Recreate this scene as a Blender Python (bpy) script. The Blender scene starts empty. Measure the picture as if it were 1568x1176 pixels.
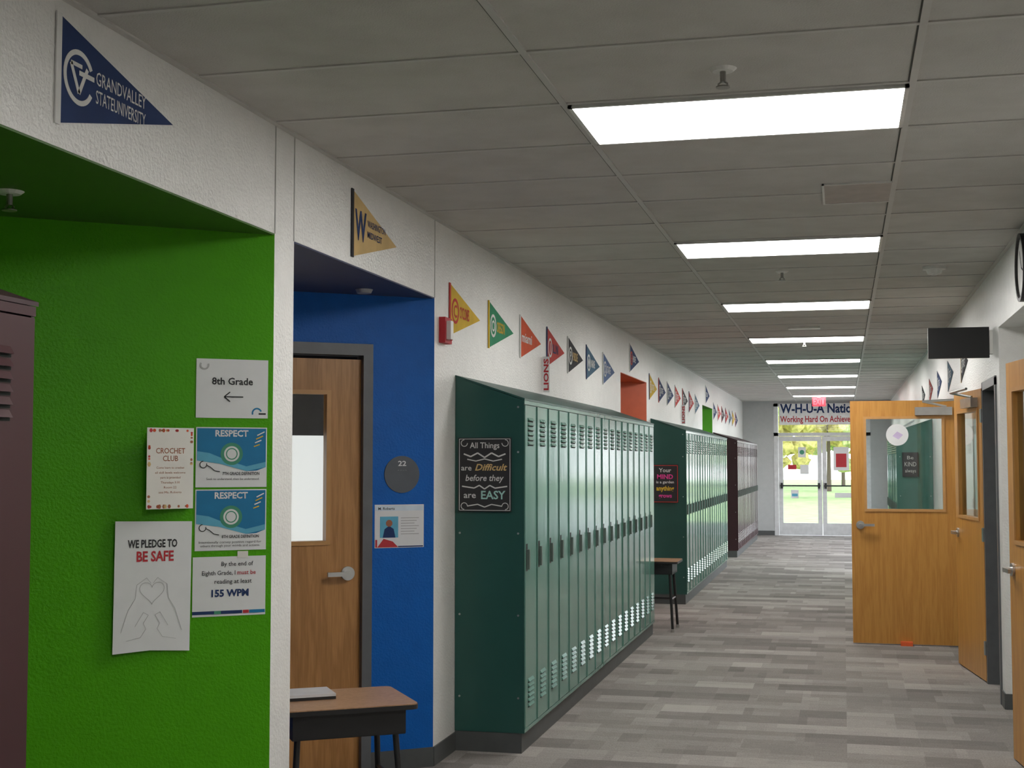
import bpy, math, random
from mathutils import Vector, Matrix
random.seed(4)
sc = bpy.context.scene
sc.view_settings.view_transform = 'Standard'
sc.view_settings.look = 'None'
COL = sc.collection

# ------------------------------------------------------------------ materials
def newmat(name):
    m = bpy.data.materials.new(name); m.use_nodes = True
    nt = m.node_tree
    return m, nt, nt.nodes['Principled BSDF']
def N(nt, t, **kw):
    n = nt.nodes.new(t)
    for k, v in kw.items(): setattr(n, k, v)
    return n
def coords(nt, scale=(1, 1, 1), rot=(0, 0, 0)):
    tc = N(nt, 'ShaderNodeTexCoord'); mp = N(nt, 'ShaderNodeMapping')
    mp.inputs['Scale'].default_value = scale; mp.inputs['Rotation'].default_value = rot
    nt.links.new(tc.outputs['Object'], mp.inputs['Vector'])
    return mp.outputs['Vector']
def noise(nt, vec, scale, detail=3, rough=.5):
    n = N(nt, 'ShaderNodeTexNoise')
    n.inputs['Scale'].default_value = scale; n.inputs['Detail'].default_value = detail
    n.inputs['Roughness'].default_value = rough
    nt.links.new(vec, n.inputs['Vector'])
    return n.outputs['Fac']
def ramp(nt, fac, stops):
    r = N(nt, 'ShaderNodeValToRGB')
    els = r.color_ramp.elements
    while len(els) < len(stops): els.new(.5)
    for e, (p, c) in zip(els, stops):
        e.position = p; e.color = (*c, 1)
    nt.links.new(fac, r.inputs['Fac'])
    return r.outputs['Color']
def bump(nt, fac, b, strength, dist=.01):
    bn = N(nt, 'ShaderNodeBump')
    bn.inputs['Strength'].default_value = strength; bn.inputs['Distance'].default_value = dist
    nt.links.new(fac, bn.inputs['Height']); nt.links.new(bn.outputs['Normal'], b.inputs['Normal'])
def plain(name, col, rough=.5, metal=0, var=.08, nscale=12, bmp=0, bscale=80, spec=.5):
    m, nt, b = newmat(name)
    v = coords(nt)
    f = noise(nt, v, nscale)
    lo = tuple(c * (1 - var) for c in col); hi = tuple(min(1, c * (1 + var)) for c in col)
    nt.links.new(ramp(nt, f, [(.3, lo), (.7, hi)]), b.inputs['Base Color'])
    b.inputs['Roughness'].default_value = rough; b.inputs['Metallic'].default_value = metal
    b.inputs['Specular IOR Level'].default_value = spec
    if bmp:
        bump(nt, noise(nt, v, bscale, 2), b, bmp, .01)
    return m
def emis(name, col, s):
    m, nt, b = newmat(name)
    b.inputs['Base Color'].default_value = (*col, 1)
    b.inputs['Emission Color'].default_value = (*col, 1)
    b.inputs['Emission Strength'].default_value = s
    return m
def oak(name, a=(.60, .30, .085), c=(.42, .185, .045)):
    m, nt, b = newmat(name)
    v = coords(nt, (9, 9, .7))
    n1 = noise(nt, v, 1.6, 4, .6)
    v2 = coords(nt, (60, 60, 2.2))
    n2 = noise(nt, v2, 2.5, 3)
    w = N(nt, 'ShaderNodeMath', operation='MULTIPLY'); nt.links.new(n1, w.inputs[0]); w.inputs[1].default_value = 9
    fr = N(nt, 'ShaderNodeMath', operation='PINGPONG'); nt.links.new(w.outputs[0], fr.inputs[0]); fr.inputs[1].default_value = 1
    mx = N(nt, 'ShaderNodeMath', operation='MULTIPLY_ADD'); nt.links.new(n2, mx.inputs[0]); mx.inputs[1].default_value = .6
    h = N(nt, 'ShaderNodeMath', operation='MULTIPLY'); nt.links.new(fr.outputs[0], h.inputs[0]); h.inputs[1].default_value = .42
    nt.links.new(h.outputs[0], mx.inputs[2])
    nt.links.new(ramp(nt, mx.outputs[0], [(.2, c), (.75, a)]), b.inputs['Base Color'])
    b.inputs['Roughness'].default_value = .35
    return m
def glassmat(name, tint=(.93, .97, .95), refl=.10):
    m, nt, b = newmat(name); nt.nodes.remove(b)
    out = nt.nodes['Material Output']
    t = N(nt, 'ShaderNodeBsdfTransparent'); t.inputs['Color'].default_value = (*tint, 1)
    g = N(nt, 'ShaderNodeBsdfGlossy'); g.inputs['Roughness'].default_value = .02
    lw = N(nt, 'ShaderNodeLayerWeight'); lw.inputs['Blend'].default_value = .2
    ad = N(nt, 'ShaderNodeMath', operation='ADD', use_clamp=True); ad.inputs[1].default_value = refl - .04
    nt.links.new(lw.outputs['Fresnel'], ad.inputs[0])
    mx = N(nt, 'ShaderNodeMixShader')
    nt.links.new(ad.outputs[0], mx.inputs[0]); nt.links.new(t.outputs[0], mx.inputs[1]); nt.links.new(g.outputs[0], mx.inputs[2])
    nt.links.new(mx.outputs[0], out.inputs['Surface'])
    return m
def carpetmat():
    m, nt, b = newmat('carpet_planks')
    def brick(w, h, off, vec, fq=2):
        br = N(nt, 'ShaderNodeTexBrick'); br.offset = off; br.offset_frequency = fq
        br.inputs['Color1'].default_value = (0, 0, 0, 1); br.inputs['Color2'].default_value = (1, 1, 1, 1)
        br.inputs['Scale'].default_value = 1; br.inputs['Mortar Size'].default_value = 0
        br.inputs['Brick Width'].default_value = w; br.inputs['Row Height'].default_value = h
        nt.links.new(vec, br.inputs['Vector']); return br.outputs['Color']
    v = coords(nt)
    b1 = brick(.64, .25, .37, v); b2 = brick(.29, .25, .61, v, 3)
    b3 = brick(.41, .125, .43, v, 3)
    streak = noise(nt, coords(nt, (11.0, 80, 1)), 1.0, 4, .75)
    fine = noise(nt, coords(nt, (1, 1, 1)), 110, 4, .75)
    acc = None
    for src, wt in ((b1, .24), (b2, .20), (b3, .12), (streak, .42), (fine, .75)):
        k = N(nt, 'ShaderNodeMath', operation='MULTIPLY_ADD'); nt.links.new(src, k.inputs[0]); k.inputs[1].default_value = wt
        if acc is None: k.inputs[2].default_value = 0
        else: nt.links.new(acc, k.inputs[2])
        acc = k.outputs[0]
    sub = N(nt, 'ShaderNodeMath', operation='SUBTRACT'); nt.links.new(acc, sub.inputs[0]); sub.inputs[1].default_value = .10
    nt.links.new(ramp(nt, sub.outputs[0], [(.45, (.140, .126, .118)), (.76, (.250, .230, .214)), (1.0, (.40, .37, .345))]), b.inputs['Base Color'])
    b.inputs['Roughness'].default_value = .95; b.inputs['Specular IOR Level'].default_value = .15
    bump(nt, fine, b, .7, .006)
    return m
def tilemat():
    m, nt, b = newmat('ceiling_tile')
    v = coords(nt)
    f = noise(nt, v, 5, 4); sp = noise(nt, v, 160, 2)
    mx = N(nt, 'ShaderNodeMath', operation='MULTIPLY_ADD'); nt.links.new(sp, mx.inputs[0]); mx.inputs[1].default_value = .5
    nt.links.new(f, mx.inputs[2])
    nt.links.new(ramp(nt, mx.outputs[0], [(.5, (.49, .475, .44)), (.9, (.56, .545, .51))]), b.inputs['Base Color'])
    b.inputs['Roughness'].default_value = .9
    bump(nt, sp, b, .35, .004)
    return m
def enamel(name, col):
    m, nt, b = newmat(name)
    v = coords(nt, (1, 1.5, .45))
    f = noise(nt, v, 3)
    nt.links.new(ramp(nt, f, [(.3, tuple(c * .96 for c in col)), (.7, tuple(c * 1.04 for c in col))]), b.inputs['Base Color'])
    b.inputs['Roughness'].default_value = .14; b.inputs['Specular IOR Level'].default_value = .7
    bump(nt, noise(nt, v, 5, 2), b, .25, .004)
    return m

WHITE = plain('painted_block_white', (.77, .765, .74), .34, var=.03, bmp=.45, bscale=70)
GREY = plain('painted_wall_grey', (.42, .43, .43), .5, var=.03, bmp=.2, bscale=90)
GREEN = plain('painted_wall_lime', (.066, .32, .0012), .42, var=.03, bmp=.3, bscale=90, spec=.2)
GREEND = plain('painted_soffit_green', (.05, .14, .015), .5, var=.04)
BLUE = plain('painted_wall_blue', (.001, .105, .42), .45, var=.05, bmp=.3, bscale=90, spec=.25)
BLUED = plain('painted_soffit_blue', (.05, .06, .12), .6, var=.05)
ORANGE = plain('painted_wall_orange', (.58, .10, .03), .45, var=.04)
CARPET = carpetmat(); TILE = tilemat()
TBAR = plain('ceiling_t_bar', (.54, .53, .50), .5, var=.02)
DARKLINE = plain('tile_shadow_line', (.10, .10, .09), .8)
BASE = plain('vinyl_baseboard', (.075, .08, .08), .5)
TEAL = enamel('locker_enamel_teal_lit', (.135, .285, .235))  # door teal is lighter than the panels: glossy light put into the colour
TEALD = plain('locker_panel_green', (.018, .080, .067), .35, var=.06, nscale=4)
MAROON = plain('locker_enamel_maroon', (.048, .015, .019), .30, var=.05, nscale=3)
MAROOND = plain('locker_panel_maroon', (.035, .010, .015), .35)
BLACK = plain('black_plastic', (.012, .012, .013), .4)
SLOT = plain('dark_recess', (.01, .015, .013), .8)
STEEL = plain('brushed_steel', (.55, .55, .54), .3, metal=.9)
LATCH = plain('latch_grey', (.16, .20, .18), .4, metal=.5)
FRAMEG = plain('door_frame_grey', (.11, .115, .12), .4)
ALU = plain('aluminium_frame', (.60, .61, .62), .4, metal=.1)
OAK = oak('oak_veneer', (.48, .235, .078), (.33, .15, .043)); OAKR = oak('oak_veneer_bright', (.54, .265, .06), (.43, .19, .038))
OAKTRIM = plain('oak_glazing_bead', (.50, .26, .09), .4)
DESKW = oak('desk_laminate', (.42, .25, .145), (.32, .18, .09))
PAPER = plain('paper_white', (.70, .705, .71), .7, var=.02)
PAPERW = plain('paper_warm', (.68, .66, .61), .7, var=.04, nscale=6)
INK = plain('ink_black', (.015, .015, .018), .7)
NAVY = plain('felt_navy', (.010, .032, .12), .8)
GOLD = plain('felt_gold', (.60, .42, .18), .8)
YEL = plain('felt_yellow', (.66, .43, .03), .8)
REDF = plain('felt_red', (.52, .04, .03), .8)
ORF = plain('felt_orange', (.62, .08, .02), .8)
GRF = plain('felt_green', (.02, .23, .11), .8)
BLKF = plain('felt_black', (.015, .015, .02), .8)
SLATE = plain('felt_slate', (.05, .12, .19), .8)
WF = plain('felt_white', (.70, .70, .68), .8)
CYAN = plain('print_blue', (.0, .16, .34), .6)
CYAN2 = plain('print_light_blue', (.10, .38, .54), .6)
PRG = plain('print_green', (.05, .26, .16), .6)
PRR = plain('print_red', (.46, .02, .03), .6)
PINK = plain('print_pink', (.70, .05, .28), .6)
BROWN = plain('print_brown', (.32, .11, .05), .6)
GRYP = plain('pencil_grey', (.42, .42, .42), .8)
CHALK = plain('chalk_white', (.62, .62, .60), .8)
CHALKB = plain('chalkboard_black', (.02, .02, .022), .6)
PLASTW = plain('plastic_white', (.70, .69, .66), .4)
LENSC = (1, .98, .95)
LENS = emis('light_panel_lens', LENSC, 19.5)
LENSOFF = plain('light_panel_lens_unlit', (.75, .75, .73), .4)
EXITE = emis('exit_letters_red', (1, .02, .03), 3.5)
GLASS = glassmat('clear_glass'); GLASSD = glassmat('door_vision_glass', (.88, .95, .94), .12)

# ------------------------------------------------------------------ geometry helpers
def empty(name, loc=(0, 0, 0)):
    e = bpy.data.objects.new(name, None); e.location = loc; e.empty_display_size = .1
    COL.objects.link(e); return e
def mkobj(name, verts, faces, mat, parent=None, loc=None, smooth=False):
    o = Vector(parent.location) if parent else Vector(loc or (0, 0, 0))
    me = bpy.data.meshes.new(name)
    me.from_pydata([tuple(Vector(v) - o) for v in verts], [], faces)
    me.materials.append(mat); me.update()
    if smooth:
        for p in me.polygons: p.use_smooth = True
    ob = bpy.data.objects.new(name, me); COL.objects.link(ob)
    if parent: ob.parent = parent
    else: ob.location = o
    return ob
class MB:
    def __init__(s): s.v = []; s.f = []
    def hexa(s, p):
        i = len(s.v); s.v += [Vector(q) for q in p]
        s.f += [tuple(i + k for k in q) for q in ((0, 3, 2, 1), (4, 5, 6, 7), (0, 1, 5, 4), (1, 2, 6, 5), (2, 3, 7, 6), (3, 0, 4, 7))]
    def quad(s, p):
        i = len(s.v); s.v += [Vector(q) for q in p]; s.f.append((i, i + 1, i + 2, i + 3))
    def box(s, x0, x1, y0, y1, z0, z1):
        s.hexa([(x0, y0, z0), (x1, y0, z0), (x1, y1, z0), (x0, y1, z0), (x0, y0, z1), (x1, y0, z1), (x1, y1, z1), (x0, y1, z1)])
    def prism(s, pts, z0, z1):
        n = len(pts); i = len(s.v)
        s.v += [Vector((x, y, z0)) for x, y in pts] + [Vector((x, y, z1)) for x, y in pts]
        s.f += [tuple(i + k for k in reversed(range(n))), tuple(i + n + k for k in range(n))]
        s.f += [(i + k, i + (k + 1) % n, i + n + (k + 1) % n, i + n + k) for k in range(n)]
    def cyl(s, p0, p1, r, seg=14, r2=None):
        p0 = Vector(p0); p1 = Vector(p1); r2 = r if r2 is None else r2
        d = (p1 - p0).normalized(); a = d.orthogonal().normalized(); b = d.cross(a); i = len(s.v)
        for p, rr in ((p0, r), (p1, r2)):
            for k in range(seg):
                t = 2 * math.pi * k / seg
                s.v.append(p + (a * math.cos(t) + b * math.sin(t)) * rr)
        s.f += [tuple(i + k for k in reversed(range(seg))), tuple(i + seg + k for k in range(seg))]
        s.f += [(i + k, i + (k + 1) % seg, i + seg + (k + 1) % seg, i + seg + k) for k in range(seg)]
    def done(s, name, mat, parent=None, smooth=False, loc=None):
        return mkobj(name, s.v, s.f, mat, parent, loc, smooth)
class Fr:
    """surface frame: origin, r = viewer's right, up, n toward viewer"""
    def __init__(s, o, r, u=(0, 0, 1)):
        s.o = Vector(o); s.r = Vector(r).normalized(); s.u = Vector(u).normalized(); s.n = s.r.cross(s.u)
        s.k = 0
    def p(s, x, z, d=0): return s.o + s.r * x + s.u * z + s.n * d
    def addbox(s, mb, x0, x1, z0, z1, d0, d1):
        mb.hexa([s.p(x0, z0, d1), s.p(x1, z0, d1), s.p(x1, z0, d0), s.p(x0, z0, d0), s.p(x0, z1, d1), s.p(x1, z1, d1), s.p(x1, z1, d0), s.p(x0, z1, d0)])
    def box(s, name, x0, x1, z0, z1, d0, d1, mat, par):
        mb = MB(); s.addbox(mb, x0, x1, z0, z1, d0, d1); return mb.done(name, mat, par)
    def sheet1(s, name, x0, x1, z0, z1, d, mat, par):
        mb = MB(); mb.quad([s.p(x0, z0, d), s.p(x1, z0, d), s.p(x1, z1, d), s.p(x0, z1, d)]); return mb.done(name, mat, par)
    def poly(s, name, pts, d0, d1, mat, par):
        n = len(pts)
        v = [s.p(x, z, d0) for x, z in pts] + [s.p(x, z, d1) for x, z in pts]
        f = [tuple(reversed(range(n))), tuple(range(n, 2 * n))] + [(k, (k + 1) % n, n + (k + 1) % n, n + k) for k in range(n)]
        return mkobj(name, v, f, mat, par)
    def disc(s, name, x, z, r, d0, d1, mat, par, seg=36, sz=1):
        return s.poly(name, [(x + r * math.cos(2 * math.pi * k / seg), z + sz * r * math.sin(2 * math.pi * k / seg)) for k in range(seg)], d0, d1, mat, par)
    def ring(s, name, x, z, r, w, d0, d1, mat, par, seg=36, a0=0, a1=360):
        mb = MB(); st = math.radians(a1 - a0) / seg; A = math.radians(a0)
        for k in range(seg):
            t0 = A + k * st; t1 = t0 + st
            q = [(x + rr * math.cos(t), z + rr * math.sin(t)) for rr, t in ((r - w, t0), (r, t0), (r, t1), (r - w, t1))]
            mb.hexa([s.p(*q[0], d0), s.p(*q[1], d0), s.p(*q[2], d0), s.p(*q[3], d0), s.p(*q[0], d1), s.p(*q[1], d1), s.p(*q[2], d1), s.p(*q[3], d1)])
        return mb.done(name, mat, par)
    def line(s, name, pts, w, d, mat, par):
        mb = MB()
        for (xa, za), (xb, zb) in zip(pts, pts[1:]):
            dx, dz = xb - xa, zb - za; L = math.hypot(dx, dz) or 1; px, pz = -dz / L * w / 2, dx / L * w / 2
            q = [(xa + px, za + pz), (xa - px, za - pz), (xb - px, zb - pz), (xb + px, zb + pz)]
            mb.hexa([s.p(*k, d) for k in q] + [s.p(*k, d + .0006) for k in q])
        return mb.done(name, mat, par)
    def text(s, body, x, z, h, mat, par, d=.003, width=None, align='L', bold=0.0, slant=0.0, rot=0.0):
        cu = bpy.data.curves.new('t', 'FONT'); cu.body = body; cu.size = 1; cu.offset = bold; cu.shear = slant
        cu.resolution_u = 2
        to = bpy.data.objects.new('t', cu); COL.objects.link(to)
        bpy.context.view_layer.update()
        dg = bpy.context.evaluated_depsgraph_get()
        me = bpy.data.meshes.new_from_object(to.evaluated_get(dg))
        bpy.data.objects.remove(to); bpy.data.curves.remove(cu)
        if not me.vertices: return
        xs = [v.co.x for v in me.vertices]; x0, x1 = min(xs), max(xs)
        sz = h / .7; sx = sz if width is None else width / (x1 - x0)
        off = {'L': 0, 'C': -.5, 'R': -1}[align] * (x1 - x0) * sx
        po = par.location; cr, sr = math.cos(rot), math.sin(rot)
        for v in me.vertices:
            lx = (v.co.x - x0) * sx + off; lz = v.co.y * sz
            v.co = s.p(x + lx * cr - lz * sr, z + lx * sr + lz * cr, d) - po
        me.materials.clear(); me.materials.append(mat)
        s.k += 1
        ob = bpy.data.objects.new('lettering_%d' % s.k, me); COL.objects.link(ob); ob.parent = par
        return ob

# ------------------------------------------------------------------ room constants
XL, XR, CEIL, SOF, Y0, Y1 = -2.115, 1.0, 2.90, 2.475, -6.0, 29.8
ANG = math.radians(37.8); RX, RY = math.cos(ANG), math.sin(ANG)

mb = MB(); mb.box(-4.2, 3.2, Y0 - .2, Y1 + .15, -.12, 0); mb.done('floor', CARPET)
mb = MB(); mb.box(XL - .14, XR + .14, Y0 - .2, Y1 + .15, CEIL, CEIL + .1); mb.done('ceiling', TILE)
mb = MB()
for gx in (-.97, .25):
    mb.box(gx - .012, gx + .012, Y0, Y1, CEIL - .006, CEIL)
TL = .64; y = 4.76 - TL * 16
gy = []
while y < Y1 - .02:
    if y > Y0: mb.box(XL, XR, y - .010, y + .010, CEIL - .005, CEIL); gy.append(y)
    y += TL
for gx in (XL + .012, XR - .012): mb.box(gx - .012, gx + .012, Y0, Y1, CEIL - .007, CEIL)
mb.done('trim_ceiling_grid', TBAR)
mb = MB()
for q in gy: mb.box(XL, XR, q + .010, q + .0155, CEIL - .002, CEIL)
for gx in (-.97, .25): mb.box(gx - .0175, gx - .012, Y0, Y1, CEIL - .002, CEIL)
mb.done('trim_tile_shadow_lines', DARKLINE)  # dark strips painted in as the shadow lines along the tile edges

# left wall with openings
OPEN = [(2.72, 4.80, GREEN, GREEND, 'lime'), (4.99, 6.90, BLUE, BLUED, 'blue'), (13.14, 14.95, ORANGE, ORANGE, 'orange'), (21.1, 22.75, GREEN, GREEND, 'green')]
mb = MB()
mb.box(XL - .14, XL, Y0, Y1, SOF, CEIL)
prev = Y0
for a, b_, *_r in OPEN:
    mb.box(XL - .14, XL, prev, a, 0, SOF); prev = b_
mb.box(XL - .14, XL, prev, Y1, 0, SOF)
mb.done('wall_left', WHITE)
mb = MB()
for q in (4.80, 4.985): mb.box(XL, XL + .003, q - .003, q + .003, SOF, CEIL)
mb.box(XL, XL + .003, 6.897, 6.903, SOF, CEIL)
mb.done('trim_wall_joints', plain('caulk_joint', (.45, .45, .43), .6))
for a, b_, cw, cs, nm in OPEN:
    mb = MB()
    L = 1.9; c = (XL, b_); e = (XL - RX * L, b_ - RY * L); nb = (-RY * .1, RX * .1)
    if nm == 'blue':
        def seg(s0, s1, z0, z1):
            p0 = (XL - RX * s0, b_ - RY * s0); p1 = (XL - RX * s1, b_ - RY * s1)
            mb.prism([p0, (p0[0] + nb[0], p0[1] + nb[1]), (p1[0] + nb[0], p1[1] + nb[1]), p1], z0, z1)
        seg(0, .345, 0, SOF); seg(1.362, L, 0, SOF); seg(.345, 1.362, 2.21, SOF)
    else:
        mb.prism([c, (c[0] + nb[0], c[1] + nb[1]), (e[0] + nb[0], e[1] + nb[1]), e], 0, SOF)
    mb.box(e[0] - .1, e[0] + .0, a - .1, e[1] + .05, 0, SOF)
    mb.box(e[0] - .1, XL - .14, a - .08, a, 0, SOF)
    mb.done('wall_left_' + nm, cw)
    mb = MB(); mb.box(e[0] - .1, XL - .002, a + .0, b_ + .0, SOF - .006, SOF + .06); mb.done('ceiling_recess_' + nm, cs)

# right wall
DW = [(9.50, 10.40), (12.40, 13.32)]
WA, WB, WZ0, WZ1 = 20.2, 28.6, .12, 2.2
mb = MB()
mb.box(XR, XR + .14, Y0, Y1, SOF, CEIL)
for a, b_ in ((Y0, 7.85), (9.33, 9.50), (10.40, 12.40), (13.32, WA), (WB, Y1)): mb.box(XR, XR + .14, a, b_, 0, SOF)
for a, b_ in DW: mb.box(XR, XR + .14, a, b_, 2.16, SOF)
mb.box(XR, XR + .14, WA, WB, 0, WZ0); mb.box(XR, XR + .14, WA, WB, WZ1, SOF)
mb.box(XR + .14, 2.0, 9.33, 9.43, 0, SOF); mb.box(XR + .14, 2.0, 7.75, 7.85, 0, SOF); mb.box(2.0, 2.1, 7.75, 9.43, 0, SOF + .08)
mb.box(XR + .14, 2.0, 7.75, 9.43, SOF, SOF + .08)
mb.done('wall_right', WHITE)
for i, (a, b_) in enumerate(DW):
    mb = MB()
    mb.box(XR + .14, 2.6, a - .1 + (.04 if i == 0 else 0), a - .02, 0, 2.3); mb.box(XR + .14, 2.6, b_ + .02, b_ + .1, 0, 2.3)
    mb.box(2.6, 2.7, a - .1, b_ + .1, 0, 2.3); mb.box(XR + .14, 2.7, a - .1, b_ + .1, 2.3, 2.4)
    mb.done('wall_right_classroom_%d' % (i + 1), GREY)
    mb = MB()
    mb.box(XR - .012, XR + .15, a, a + .05, 0, 2.16); mb.box(XR - .012, XR + .15, b_ - .05, b_, 0, 2.16); mb.box(XR - .012, XR + .15, a, b_, 2.11, 2.17)
    mb.done('trim_door_frame_%d' % (i + 1), FRAMEG)
# right window wall
mb = MB()
nw = 5
for k in range(nw + 1):
    q = WA + (WB - WA - .06) * k / nw; mb.box(XR + .03, XR + .07, q, q + .06, WZ0, WZ1)
mb.box(XR + .03, XR + .07, WA, WB, WZ0, WZ0 + .06); mb.box(XR + .03, XR + .07, WA, WB, WZ1 - .06, WZ1)
w1 = empty('window_1', (XR, (WA + WB) / 2, 1.2)); mb.done('frame', ALU, w1)
mb = MB(); mb.quad([(XR + .05, WA + .03, WZ0 + .03), (XR + .05, WA + .03, WZ1 - .03), (XR + .05, WB - .03, WZ1 - .03), (XR + .05, WB - .03, WZ0 + .03)]); mb.done('pane', glassmat('window_glass', (.97, .98, .98), .04), w1)

mb = MB(); mb.box(-2.3, 1.2, Y0 - .15, Y0, 0, CEIL); mb.done('wall_back', WHITE)
EX0, EX1 = -1.45, .57
mb = MB(); mb.box(XL - .14, EX0, Y1, Y1 + .15, 0, CEIL); mb.box(EX1, XR + .14, Y1, Y1 + .15, 0, CEIL); mb.box(EX0, EX1, Y1, Y1 + .15, 2.84, CEIL)
mb.done('wall_front', GREY)
mb = MB(); pr = Y0
for a, b_, *_r in OPEN + [(Y1, Y1)]: mb.box(XL, XL + .008, pr, a, 0, .10); pr = b_
mb.done('baseboard_left', BASE)
mb = MB()
for a, b_ in ((Y0, 7.85), (9.33, 9.50), (10.40, 12.40), (13.32, Y1)): mb.box(XR - .008, XR, a, b_, 0, .10)
mb.box(XR, 2.0, 9.322, 9.33, 0, .1)
mb.done('baseboard_right', BASE)
mb = MB(); mb.box(XL, EX0, Y1 - .008, Y1, 0, .10); mb.box(EX1, XR, Y1 - .008, Y1, 0, .10); mb.done('baseboard_front', BASE)
FB = Fr((XL, 6.90, 0), (RX, RY, 0)); FG = Fr((XL, 4.80, 0), (RX, RY, 0))
mb = MB(); FB.addbox(mb, -.345, 0, 0, .10, 0, .008); mb.done('baseboard_recess_blue', BASE)
mb = MB(); FG.addbox(mb, -1.9, 0, 0, .10, 0, .008); mb.done('baseboard_recess_lime', BASE)

# ------------------------------------------------------------------ ceiling lights (the two behind the viewer are switched off)
for k in range(-3, 8):
    yc = 5.08 + 3.2 * k
    if not (Y0 + .5 < yc < Y1 - .5): continue
    g = empty('ceiling_light_panel', (-.36, yc, CEIL))
    mb = MB(); mb.box(-.945, .225, yc - .285, yc + .285, CEIL - .010, CEIL - .004); mb.done('lens', LENSOFF if k < -1 else LENS, g)
    mb = MB()
    mb.box(-.96, -.945, yc - .30, yc + .30, CEIL - .014, CEIL); mb.box(.225, .24, yc - .30, yc + .30, CEIL - .014, CEIL)
    mb.box(-.96, .24, yc - .30, yc - .285, CEIL - .014, CEIL); mb.box(-.96, .24, yc + .285, yc + .30, CEIL - .014, CEIL)
    mb.done('frame', PLASTW, g)

# ------------------------------------------------------------------ lockers
rl = random.Random(11)
def lockers(ya, yb, side, mats, n):
    body, panel = mats
    sgn = 1 if side == 'L' else -1
    xw = XL if side == 'L' else XR
    xf = xw + sgn * .395
    g = empty('school_locker_bank', (xf, (ya + yb) / 2, 0))
    mb = MB()
    zf, zb, z0 = 1.94, 2.075, .11
    xin = xw + sgn * .003; xc = xf - sgn * .02
    for (p, q) in ((ya, ya + .012), (yb - .012, yb)):
        mb.hexa([(xin, p, z0), (xf, p, z0), (xf, q, z0), (xin, q, z0), (xin, p, zb - .002), (xf, p, zf - .002), (xf, q, zf - .002), (xin, q, zb - .002)])
    mb.box(min(xf, xf + sgn * .004), max(xf, xf + sgn * .004), ya - .002, ya + .004, z0, zf)
    mb.hexa([(xin, ya - .004, zb - .002), (xf + sgn * .008, ya - .004, zf - .002), (xf + sgn * .008, yb + .004, zf - .002), (xin, yb + .004, zb - .002),
             (xin, ya - .004, zb + .008), (xf + sgn * .008, ya - .004, zf + .008), (xf + sgn * .008, yb + .004, zf + .008), (xin, yb + .004, zb + .008)])
    A, B = ya + .014, yb - .014
    mb.hexa([(xin + sgn * .004, A, z0 + .004), (xc, A, z0 + .004), (xc, B, z0 + .004), (xin + sgn * .004, B, z0 + .004), (xin + sgn * .004, A, 1.92), (xc, A, 1.92), (xc, B, 1.92), (xin + sgn * .004, B, 1.92)])
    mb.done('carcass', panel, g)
    mb = MB(); mb.box(min(xin, xf - sgn * .012), max(xin, xf - sgn * .012), ya + .004, yb - .004, 0, .11); mb.done('plinth', BASE, g)
    d = MB(); v = MB(); h = MB(); sl = MB()
    w = (yb - ya) / n
    def bx(m_, d0, d1, y0, y1, z0, z1):
        a, b_ = xf + sgn * d0, xf + sgn * d1
        m_.box(min(a, b_), max(a, b_), y0, y1, z0, z1)
    for i in range(n):
        a = ya + i * w; c = a + w / 2
        e0, e1 = rl.uniform(.002, .0055), rl.uniform(.002, .0055)
        y0, y1 = a + .005, a + w - .005
        xi = xf - sgn * .018; xa, xb = xf + sgn * e0, xf + sgn * e1
        d.hexa([(xi, y0, .135), (xa, y0, .135), (xb, y1, .135), (xi, y1, .135), (xi, y0, 1.912), (xa, y0, 1.912), (xb, y1, 1.912), (xi, y1, 1.912)])
        bx(d, .004, .010, a + .005, a + .017, .135, 1.912)
        for zz in (1.69, .24):
            for r in range(6):
                z = zz + r * .027
                y0, y1 = c - .062, c + .062
                xa, xb = xf + sgn * .003, xf + sgn * .014
                v.hexa([(xa, y0, z + .002), (xb, y0, z + .002), (xb, y1, z + .002), (xa, y1, z + .002), (xa, y0, z + .019), (xa + sgn * .001, y0, z + .019), (xa + sgn * .001, y1, z + .019), (xa, y1, z + .019)])
                bx(sl, .003, .0066, y0, y1, z - .005, z + .0015)
        bx(sl, .003, .0068, a + w * .10, a + w * .24, .99, 1.14)
        bx(h, .0065, .024, a + w * .14, a + w * .20, 1.0, 1.11)
    bx(d, -.018, .006, ya + .003, yb - .003, .112, .132); bx(d, -.018, .006, ya + .003, yb - .003, 1.916, 1.937)
    d.done('doors', body, g); v.done('louvers', body, g); h.done('latches', LATCH, g); sl.done('louver_slots', SLOT, g)
    s = MB()
    for zz in (.3, .75, 1.2, 1.65):
        for xx in (.03, .365):
            x = xw + sgn * xx; s.cyl((x, ya, zz), (x, ya - .004, zz), .006, 8)
    s.cyl((xf - sgn * .03, ya, 1.9), (xf - sgn * .03, ya - .004, 1.9), .006, 8)
    s.done('screws', STEEL, g)
    return g
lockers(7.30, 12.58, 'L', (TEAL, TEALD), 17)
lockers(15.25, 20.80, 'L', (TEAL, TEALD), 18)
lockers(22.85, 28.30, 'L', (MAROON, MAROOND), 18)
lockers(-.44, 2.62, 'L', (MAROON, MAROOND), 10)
lockers(16.20, 19.56, 'R', (TEAL, plain('locker_panel_teal_light', (.06, .17, .14), .35)), 11)  # bank added as a stand-in for lockers reflected in the open door's glass

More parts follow.
